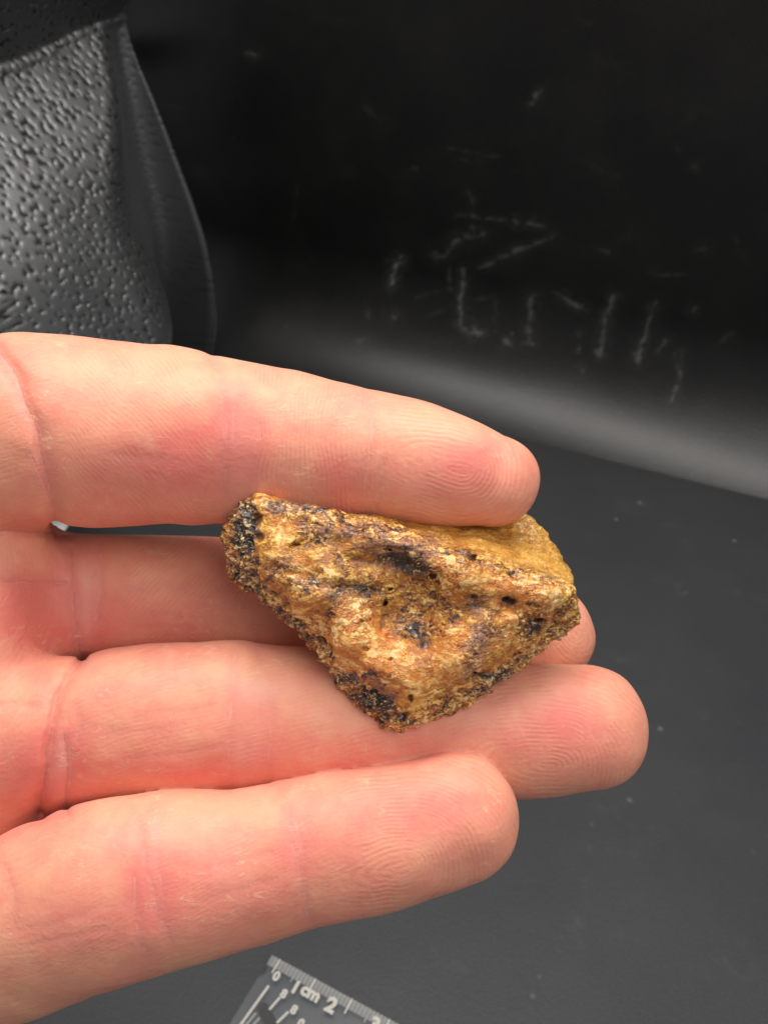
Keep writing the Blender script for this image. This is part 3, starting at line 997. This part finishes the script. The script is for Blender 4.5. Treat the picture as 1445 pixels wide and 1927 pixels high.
def build_bone():
    gx = np.arange(412, 1098, 1.9)
    gy = np.arange(918, 1384, 1.9)
    gz = np.concatenate([np.arange(104.5, 114, 0.14), np.arange(114, 123, 0.35)])
    vx, vy, vz, Q = surface_nets(bone_fun, gx, gy, gz)
    P = px_to_cam(vx, vy, vz)
    if signed_volume(P, Q) < 0:
        Q = Q[:, ::-1]
    N = vert_normals(P, Q)
    # side-face mask: broken, porous left-lower face and lower-right margin
    inner = [(478, 945), (474, 990), (470, 1040), (492, 1085), (550, 1142), (622, 1218), (642, 1262), (700, 1298), (745, 1330), (790, 1350)]
    poly = inner + [(725, 1420), (560, 1320), (380, 1150), (380, 930)]
    sdl = poly_sd(vx, vy, poly)
    wob = fbm(P / 1.3, 3, 71) * 14
    side = sstep(7, -7, sdl + wob)
    edge_d = np.abs(bilerp(BSD, BX0, BY0, BST, vx, vy))
    rim = sstep(34, 6, edge_d + wob * 0.8) * sstep(1085, 1180, vy + (vx - 700) * 0.0) * (vx > 780)
    ridge_line = [(735, 980), (790, 1004), (870, 1036), (940, 1060), (1020, 1086), (1075, 1112)]
    yl = np.interp(vx, [p[0] for p in ridge_line], [p[1] for p in ridge_line])
    upper = sstep(8, -26, vy - yl + wob * 0.5) * (vx > 700)
    rid = np.exp(-((vy - yl - 8) / 26) ** 2) * (vx > 700)
    topl = np.exp(-((vy - np.interp(vx, [480, 560, 740], [930, 942, 985]) - 18) / 26) ** 2) * (vx < 760)
    # relief
    big = fbm(P / 4.5, 3, 75) * 0.75
    wp = P + 0.55 * np.stack([vnoise(P / 0.9, 81), vnoise(P / 0.9, 83), vnoise(P / 0.9, 85)], 1)
    n1 = fbm(wp / 1.5, 3, 91)
    fil = 1 - np.abs(fbm(wp / 1.0, 3, 95)) * 3.2               # worm-like raised lines
    fil = np.clip(fil, -1, 1)
    fil2 = 1 - np.abs(fbm(P * np.array([0.7, 1.35, 1]) / 0.55 + 0.8 * n1[:, None], 2, 99)) * 2.6
    fil2 = np.clip(fil2, -1, 1)
    patch = sstep(-0.25, 0.35, fbm(P / 3.2, 3, 123))
    rough = 0.24 + 0.42 * patch + 1.75 * side + 1.35 * rim - 0.1 * upper + 0.3 * topl + 0.3 * rid
    h = big * (1 - 0.5 * upper) + rough * (0.20 * n1 + 0.10 * fil + 0.065 * fil2)
    pores = np.clip(fbm(wp / 0.75, 2, 103) - 0.10, 0, 1)
    lumps = np.clip(fbm(P / 1.1, 2, 127) * 1.6, -0.6, 0.6)
    h += lumps * 0.38 * np.clip(side + rim, 0, 1)
    h -= pores * (1.3 * side + 0.9 * rim + 0.12)
    # upper facet: long low striations
    st = fbm(np.stack([P[:, 0] / 3.5 + P[:, 1] / 9, (P[:, 1] + 0.33 * P[:, 0]) / 0.8, P[:, 2] / 3], 1), 3, 107)
    h += upper * (st * 0.36 + 0.22 * fbm(wp / 0.9, 3, 119))
    # flaky splinters along the ridge
    sp = fbm(np.stack([(P[:, 0] - 0.35 * P[:, 1]) / 1.8, (P[:, 1] + 0.36 * P[:, 0]) / 0.45, P[:, 2] / 1.2], 1), 3, 109)
    h += (rid + 0.8 * topl) * sp * 0.22
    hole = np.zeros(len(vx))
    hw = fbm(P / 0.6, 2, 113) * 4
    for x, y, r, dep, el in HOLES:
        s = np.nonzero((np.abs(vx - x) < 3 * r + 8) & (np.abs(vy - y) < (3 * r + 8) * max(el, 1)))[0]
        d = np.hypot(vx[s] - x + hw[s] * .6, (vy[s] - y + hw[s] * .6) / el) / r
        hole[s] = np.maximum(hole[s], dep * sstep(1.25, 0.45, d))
    front = sstep(0.15, 0.45, N[:, 2])
    form = blobs(vx, vy, FORMS)
    chan = np.zeros(len(vx))
    for pts, wd, dep in CHANNELS:
        chan = np.maximum(chan, dep * np.exp(-(seg_dist(vx + wob * .4, vy + hw * .8, pts) / wd) ** 2))
    h += front * (form - 0.9 * chan)
    Pn = P + N * h[:, None]
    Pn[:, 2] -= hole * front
    # tint masks
    dark = blobs(vx, vy, [(470, 975, 14, 30, .5), (465, 1010, 20, 24, .5), (790, 1075, 34, 22, .75), (765, 1055, 40, 20, .45), (725, 1062, 50, 20, .40), (682, 1106, 30, 12, .8), (625, 1118, 30, 16, .65), (640, 1010, 34, 9, .5), (700, 1030, 40, 18, .35),
                          (962, 1134, 20, 16, .6), (1026, 1155, 22, 22, .55), (884, 1124, 24, 16, .55), (778, 1172, 16, 26, .55), (797, 1212, 18, 24, .55), (745, 1200, 26, 10, .4), (668, 1268, 30, 14, .7), (720, 1315, 34, 14, .8),
                          (935, 1272, 36, 12, .8), (905, 1298, 22, 10, .5), (540, 1065, 36, 12, .5), (510, 1075, 24, 12, .4), (975, 1078, 24, 7, .6), (1035, 1090, 22, 9, .6), (1005, 1180, 18, 14, .5), (930, 1190, 26, 16, .15), (820, 1250, 14, 14, .3), (586, 1095, 26, 8, .4),
                          (850, 1285, 18, 14, .25), (890, 1050, 10, 10, .4), (482, 1000, 8, 16, .4), (560, 958, 70, 9, .35), (660, 988, 60, 9, .4), (765, 1024, 60, 10, .35), (1000, 1140, 40, 16, .2), (600, 960, 40, 10, .25), (690, 1000, 40, 10, .3)])
    dark += side * (0.46 + 0.35 * fbm(P / 2.2, 2, 117)) + rim * 0.22
    cream = blobs(vx, vy, [(540, 1020, 60, 40, .55), (600, 1080, 60, 30, .4), (500, 985, 30, 30, .3), (640, 975, 60, 12, .45), (790, 1340, 40, 22, .6), (860, 1300, 60, 30, .5), (960, 1225, 60, 26, .35), (930, 1160, 80, 50, .15), (1040, 1130, 40, 30, .2),
                           (980, 1085, 90, 18, .45), (810, 1268, 14, 30, .7), (740, 1170, 40, 40, .2), (655, 1255, 30, 14, .4), (560, 1140, 40, 20, .3), (440, 960, 18, 26, .5), (450, 1040, 22, 30, .45), (760, 1230, 60, 30, .15)]) + rim * 0.25
    orange = blobs(vx, vy, [(660, 1180, 50, 34, .9), (690, 1225, 60, 36, .8), (760, 1275, 60, 36, .6), (840, 1210, 50, 50, .5), (850, 1090, 40, 44, .6), (590, 1050, 60, 30, .35), (520, 985, 22, 16, .7), (435, 1000, 12, 60, .4), (930, 1100, 60, 24, .4), (1000, 1130, 70, 50, .2), (980, 1220, 60, 30, .3)])
    pinkb = blobs(vx, vy, [(760, 1260, 90, 50, .5), (930, 1170, 90, 60, .4), (860, 1230, 60, 40, .4), (640, 1000, 80, 30, .3), (760, 1030, 80, 30, .35), (560, 945, 60, 16, .4)])
    c = Pn.mean(0)
    m = Mat('fossil_bone')
    co = m.mapping((1, 1, 1))
    hA, filA, filB = m.attr('relief'), m.attr('filigree'), m.attr('filigree_fine')
    warp = m.noise(520, 4, 0.6, col=True)
    wv = m.t.nodes.new('ShaderNodeVectorMath')
    wv.operation = 'MULTIPLY_ADD'
    m.put(wv.inputs[0], warp)
    wv.inputs[1].default_value = (0.0016, 0.0016, 0.0016)
    m.put(wv.inputs[2], m.co)
    wvec = wv.outputs[0]
    fvec = m.mapping((0.50, 1.30, 1), (0, 0, 0.35), wvec)
    n0 = m.noise(280, 3, 0.55, 0.7, vec=wvec)
    nA = m.noise(640, 4, 0.62, 0.9, vec=fvec)
    nB = m.noise(1300, 4, 0.62, 0.9, vec=fvec)
    nC = m.noise(210, 4, 0.6, vec=wvec)
    nD = m.noise(3200, 3, 0.6, vec=wvec)

    def add(*terms):
        r = 0.0
        for sock, k in terms:
            r = m.math('MULTIPLY_ADD', sock, k, r)
        return r
    half = lambda q: m.math('SUBTRACT', q, 0.5)
    warp2 = m.noise(1500, 3, 0.6, col=True)
    wv2 = m.t.nodes.new('ShaderNodeVectorMath')
    wv2.operation = 'MULTIPLY_ADD'
    m.put(wv2.inputs[0], warp2)
    wv2.inputs[1].default_value = (0.0011, 0.0011, 0.0011)
    m.put(wv2.inputs[2], m.mapping((0.75, 1.2, 0.9), (0, 0, 0.35), wvec))
    sep = m.t.nodes.new('ShaderNodeSeparateColor')
    m.put(sep.inputs[0], m.voro(1500, wv2.outputs[0], out='Color'))
    vcell = sep.outputs[0]
    vedge = m.ramp(m.voro(1500, wv2.outputs[0], 'DISTANCE_TO_EDGE'), 0.10, 0.02)
    kk = m.ramp(m.math('ADD', m.attr('patch'), m.math('MULTIPLY', half(nC), 0.8)), 0.1, 0.9, 0.40, 1.25)
    finer = m.math('MULTIPLY', kk, add((half(nB), 1.15), (half(vcell), 0.34), (vedge, -0.12), (half(nD), 0.8)))
    val = add((half(n0), 0.66), (half(nA), 0.90), (finer, 1.0), (filA, 0.075), (filB, 0.06),
              (m.attr('cream'), 0.20), (m.attr('dark'), -0.38), (hA, 0.16), (m.attr('orange'), 0.02), (m.attr('pinkish'), -0.07))
    val = m.math('ADD', val, 0.50)

    def ramp(fac, stops):
        n = m.t.nodes.new('ShaderNodeValToRGB')
        m.put(n.inputs[0], fac)
        e = n.color_ramp.elements
        while len(e) < len(stops):
            e.new(0.5)
        for el, (p, c3) in zip(e, stops):
            el.position = p
            el.color = (*c3, 1)
        return n.outputs[0]
    gold = ramp(val, [(0.02, (0.012, 0.008, 0.009)), (0.15, (0.045, 0.026, 0.022)), (0.27, (0.20, 0.070, 0.020)), (0.42, (0.42, 0.145, 0.024)),
                      (0.54, (0.64, 0.27, 0.034)), (0.67, (0.84, 0.45, 0.080)), (0.84, (0.86, 0.56, 0.19))])
    rust = ramp(val, [(0.02, (0.014, 0.009, 0.010)), (0.12, (0.080, 0.030, 0.018)), (0.22, (0.36, 0.095, 0.014)), (0.40, (0.62, 0.195, 0.026)),
                      (0.58, (0.68, 0.26, 0.045)), (0.72, (0.82, 0.43, 0.115)), (0.88, (0.87, 0.58, 0.24))])
    mauve = ramp(val, [(0.02, (0.014, 0.010, 0.013)), (0.16, (0.060, 0.036, 0.034)), (0.29, (0.22, 0.095, 0.055)), (0.46, (0.42, 0.18, 0.085)),
                       (0.63, (0.58, 0.27, 0.115)), (0.76, (0.78, 0.45, 0.18)), (0.90, (0.86, 0.60, 0.28))])
    slate = ramp(val, [(0.02, (0.014, 0.012, 0.013)), (0.24, (0.050, 0.038, 0.036)), (0.40, (0.14, 0.095, 0.075)), (0.50, (0.36, 0.20, 0.09)),
                       (0.70, (0.78, 0.52, 0.20)), (0.86, (0.88, 0.66, 0.34))])
    col = gold
    col = m.mix(m.ramp(m.math('ADD', m.attr('pinkish'), m.math('MULTIPLY', half(nC), 1.6)), 0.10, 0.45), col, mauve)
    col = m.mix(m.ramp(m.math('ADD', m.attr('orange'), m.math('MULTIPLY', half(n0), 1.6)), 0.02, 0.36), col, rust)
    col = m.mix(m.ramp(m.math('ADD', m.attr('dark'), m.math('MULTIPLY', half(nA), 1.0)), 0.38, 0.8), col, slate)
    uval = add((half(m.noise(700, 4, 0.6, 0.3, vec=m.mapping((0.35, 1.3, 1), (0, 0, 0.33)))), 1.0), (half(nC), 0.8), (half(nB), 0.5), (hA, 0.35))
    och = ramp(m.math('ADD', uval, 0.55), [(0.12, (0.10, 0.055, 0.018)), (0.30, (0.34, 0.15, 0.026)), (0.48, (0.62, 0.28, 0.040)), (0.66, (0.80, 0.42, 0.075)), (0.88, (0.86, 0.54, 0.16))])
    col = m.mix(m.math('MULTIPLY', m.attr('upper'), 0.92), col, och)
    fk = add((half(nB), 0.9), (half(nD), 1.0), (filB, 0.05), (half(n0), 0.35), (m.attr('cream'), 0.10), (m.attr('upper'), -0.06))
    fk = m.math('MULTIPLY_ADD', m.attr('side'), 0.05, m.math('MULTIPLY', fk, m.ramp(kk, 0.4, 1.25, 0.7, 1.12)))
    fleck = m.ramp(fk, 0.15, 0.19)
    col = m.mix(m.math('MULTIPLY', fleck, 0.85), col, m.mix(nA, (0.80, 0.47, 0.15), (0.90, 0.68, 0.36)))
    speck = m.ramp(add((m.attr('dark'), -0.10), (m.attr('upper'), 0.10), (fk, 1.0)), -0.19, -0.26)
    col = m.mix(m.math('MULTIPLY', speck, 0.85), col, m.mix(nA, (0.022, 0.014, 0.013), (0.12, 0.045, 0.018)))
    cfm = m.math('SUBTRACT', m.math('MULTIPLY_ADD', fleck, 0.6, m.ramp(val, 0.42, 0.66)), m.math('MULTIPLY', vedge, 0.5))
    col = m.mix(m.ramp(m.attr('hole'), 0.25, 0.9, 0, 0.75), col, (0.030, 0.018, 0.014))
    m.set(Base_Color=col, Roughness=m.ramp(nB, 0.3, 0.7, 0.28, 0.55), Specular_IOR_Level=0.55)
    m.b.inputs['Coat Weight'].default_value = 0.38
    m.b.inputs['Coat Roughness'].default_value = 0.17
    hh = m.math('ADD', m.math('MULTIPLY', cfm, 0.8), m.math('MULTIPLY', nD, 0.8))
    hh = m.math('ADD', hh, m.math('MULTIPLY', nB, 0.8))
    m.set(Normal=m.bump(hh, 0.00014, 0.8))
    o = make_mesh('bone_fragment', (Pn - c) * MM, Q, m.m, attrs={
        'relief': h, 'filigree': fil, 'filigree_fine': fil2, 'dark': dark, 'cream': cream, 'orange': orange, 'pinkish': pinkb, 'upper': upper, 'hole': hole, 'patch': np.clip(patch + side + rim + topl * .6 + rid * .6, 0, 1), 'side': np.clip(side + rim, 0, 1)})
    place(o, cam_to_world(c[None])[0], ROT)
    tag(o, 'rough brown, ochre and black fossil bone fragment with small pits, held in the hand', 'fossil')


build_bone()


# ================================================================== RULER
def build_ruler():
    z0, th = 0.9, 1.3
    zt = z0 + th
    C0 = floor_pt(511, 1795, zt)
    X1 = floor_pt(734, 1917, zt)
    Y1 = floor_pt(437, 1935, zt)
    ux = (X1 - C0) / np.linalg.norm(X1 - C0)
    uy = Y1 - C0
    uy -= ux * np.dot(uy, ux)
    uy /= np.linalg.norm(uy)
    uz = np.array([0, 0, 1.0])
    RR = np.stack([ux, uy, uz], 1)
    if np.linalg.det(RR) < 0:          # keep a proper rotation: mirror is not allowed, y runs the other way
        flip = -1.0
        RR = np.stack([ux, -uy, uz], 1)
    else:
        flip = 1.0
    root = bpy.data.objects.new('ruler', None)
    root.empty_display_size = 0.01
    COL.objects.link(root)
    base = C0.copy()
    base[2] = z0
    place(root, base, RR)
    tag(root, 'clear plastic ruler with frosted ticks and white numerals, at the bottom of the mat', 'ruler')

    def loc(px, py):
        p = floor_pt(px, py, zt) - base
        return np.array([p @ ux, (p @ uy) * flip])

    def prism(name, poly, za, zb, mat, holes=None, bevel=0.0):
        import bmesh
        bm = bmesh.new()
        vs = [bm.verts.new((x * MM, y * MM, za * MM)) for x, y in poly]
        f = bm.faces.new(vs)
        r = bmesh.ops.extrude_face_region(bm, geom=[f])
        bmesh.ops.translate(bm, verts=[v for v in r['geom'] if isinstance(v, bmesh.types.BMVert)], vec=(0, 0, (zb - za) * MM))
        bmesh.ops.recalc_face_normals(bm, faces=bm.faces)
        if bevel:
            bmesh.ops.bevel(bm, geom=list(bm.edges), offset=bevel * MM, segments=2, affect='EDGES')
        me = bpy.data.meshes.new(name)
        bm.to_mesh(me)
        bm.free()
        me.materials.append(mat)
        o = bpy.data.objects.new(name, me)
        o.parent = root
        COL.objects.link(o)
        return o

    mp = Mat('clear_plastic')
    mp.set(Base_Color=mp.mix(mp.noise(60), (0.16, 0.18, 0.21), (0.22, 0.24, 0.27)), Roughness=0.22, Specular_IOR_Level=0.5, Alpha=0.16)
    mf = Mat('frosted_plastic')
    mf.set(Base_Color=mf.mix(mf.noise(900), (0.40, 0.41, 0.40), (0.52, 0.52, 0.50)), Roughness=0.5, Alpha=0.42)
    mw = Mat('white_print')
    mw.set(Base_Color=mw.mix(mw.noise(900), (0.46, 0.44, 0.39), (0.58, 0.555, 0.50)), Roughness=0.45)
    md = Mat('dark_slot')
    md.set(Base_Color=md.mix(md.noise(500), (0.028, 0.028, 0.029), (0.036, 0.036, 0.037)), Roughness=0.6)
    W, Hh = 150.0, 34.0 * flip
    n0 = loc(495, 1832)
    outline = [(0, 0), (W, 0), (W, Hh), (0, Hh), (0, n0[1] + 0.8 * flip), (0.9, n0[1] + 0.3 * flip), (0.9, n0[1] - 1.2 * flip)]
    plate = prism('plate', outline, 0, th, mp.m, bevel=0.18)
    # ticks: one per millimetre, longer at five and ten
    pitch = np.linalg.norm(loc(734, 1917) - loc(664.7, 1876)) / 10.0
    zero = loc(664.7, 1876)[0] - 20 * pitch
    tick_meshes = {}
    for k in range(-1, 50):
        x = zero + k * pitch
        if x < 0.3:
            continue
        ln = 3.5 if k % 10 == 0 else (3.2 if k % 5 == 0 else 2.3)
        if ln not in tick_meshes:
            hw = 0.17 if k % 10 == 0 else 0.15
            t = prism('tick', [(-hw, 0.15 * flip), (hw, 0.15 * flip), (hw, ln * flip), (-hw, ln * flip)], th + 0.01, th + 0.07, mw.m if k % 10 == 0 else mf.m)
            tick_meshes[ln] = t.data
        else:
            t = bpy.data.objects.new('tick', tick_meshes[ln])
            t.parent = root
            COL.objects.link(t)
        t.location = (x * MM, 0, 0)
    mb = Mat('frosted_band')
    mb.set(Base_Color=mb.mix(mb.noise(900), (0.42, 0.43, 0.42), (0.52, 0.52, 0.51)), Roughness=0.5, Alpha=0.22)
    prism('tick_band', [(0.25, 0.2 * flip), (W - 0.25, 0.2 * flip), (W - 0.25, 2.4 * flip), (0.25, 2.4 * flip)], th + 0.002, th + 0.006, mb.m)

    def text(body, px, py, size, ang_px, z=th + 0.08):
        cu = bpy.data.curves.new('numeral', 'FONT')
        cu.body = body
        cu.size = size * MM
        cu.extrude = 0.03 * MM
        cu.offset = 0.16 * MM * size / 3
        cu.align_x = 'CENTER'
        cu.align_y = 'CENTER'
        tmp = bpy.data.objects.new('numeral_curve', cu)
        COL.objects.link(tmp)
        dg = bpy.context.evaluated_depsgraph_get()
        me = bpy.data.meshes.new_from_object(tmp.evaluated_get(dg))
        bpy.data.objects.remove(tmp)
        me.materials.clear()
        me.materials.append(mw.m)
        o = bpy.data.objects.new('numeral', me)
        o.parent = root
        COL.objects.link(o)
        p = loc(px, py)
        o.location = (p[0] * MM, p[1] * MM, z * MM)
        o.rotation_euler = (0, 0, ang_px)
        return o

    def ang(pxa, pya, pxb, pyb):
        d = loc(pxb, pyb) - loc(pxa, pya)
        return math.atan2(d[1], d[0])

    A = ang(511, 1795, 734, 1917)
    text('1', 556, 1859, 3.6, A)
    text('cm', 585, 1869, 3.6, A)
    text('2', 623, 1893, 4.2, A)
    text('3', 704, 1930, 4.2, A)
    text('0', 520, 1838, 2.7, A)
    text('8', 534, 1871, 2.5, A)
    text('8', 553, 1901, 2.5, A)
    text('0', 566, 1927, 2.5, A)

    def strip(name, x0, y0, x1, y1, wd, mat, za=th + 0.01, zb=th + 0.05, round_=False):
        a, b = loc(x0, y0), loc(x1, y1)
        d = (b - a) / np.linalg.norm(b - a)
        n = np.array([-d[1], d[0]]) * wd / 2
        if round_:
            pts = []
            for t in np.linspace(math.pi / 2, 3 * math.pi / 2, 8):
                pts.append(a + d * math.cos(t) * wd / 2 + np.array([-d[1], d[0]]) * math.sin(t) * wd / 2)
            for t in np.linspace(-math.pi / 2, math.pi / 2, 8):
                pts.append(b + d * math.cos(t) * wd / 2 + np.array([-d[1], d[0]]) * math.sin(t) * wd / 2)
        else:
            pts = [a - n, b - n, b + n, a + n]
        return prism(name, [tuple(p) for p in pts], za, zb, mat)

    strip('line', 506, 1855, 452, 1930, 0.55, mw.m)
    strip('line', 527, 1877, 507, 1900, 0.5, mw.m)
    strip('line', 543, 1904, 521, 1925, 0.5, mw.m)
    strip('line', 482, 1906, 462, 1930, 0.5, mf.m)
    strip('line', 489, 1915, 474, 1932, 0.5, mf.m)
    strip('slot', 496, 1897, 522, 1945, 2.3, md.m, za=th + 0.012, zb=th + 0.04, round_=True)


build_ruler()
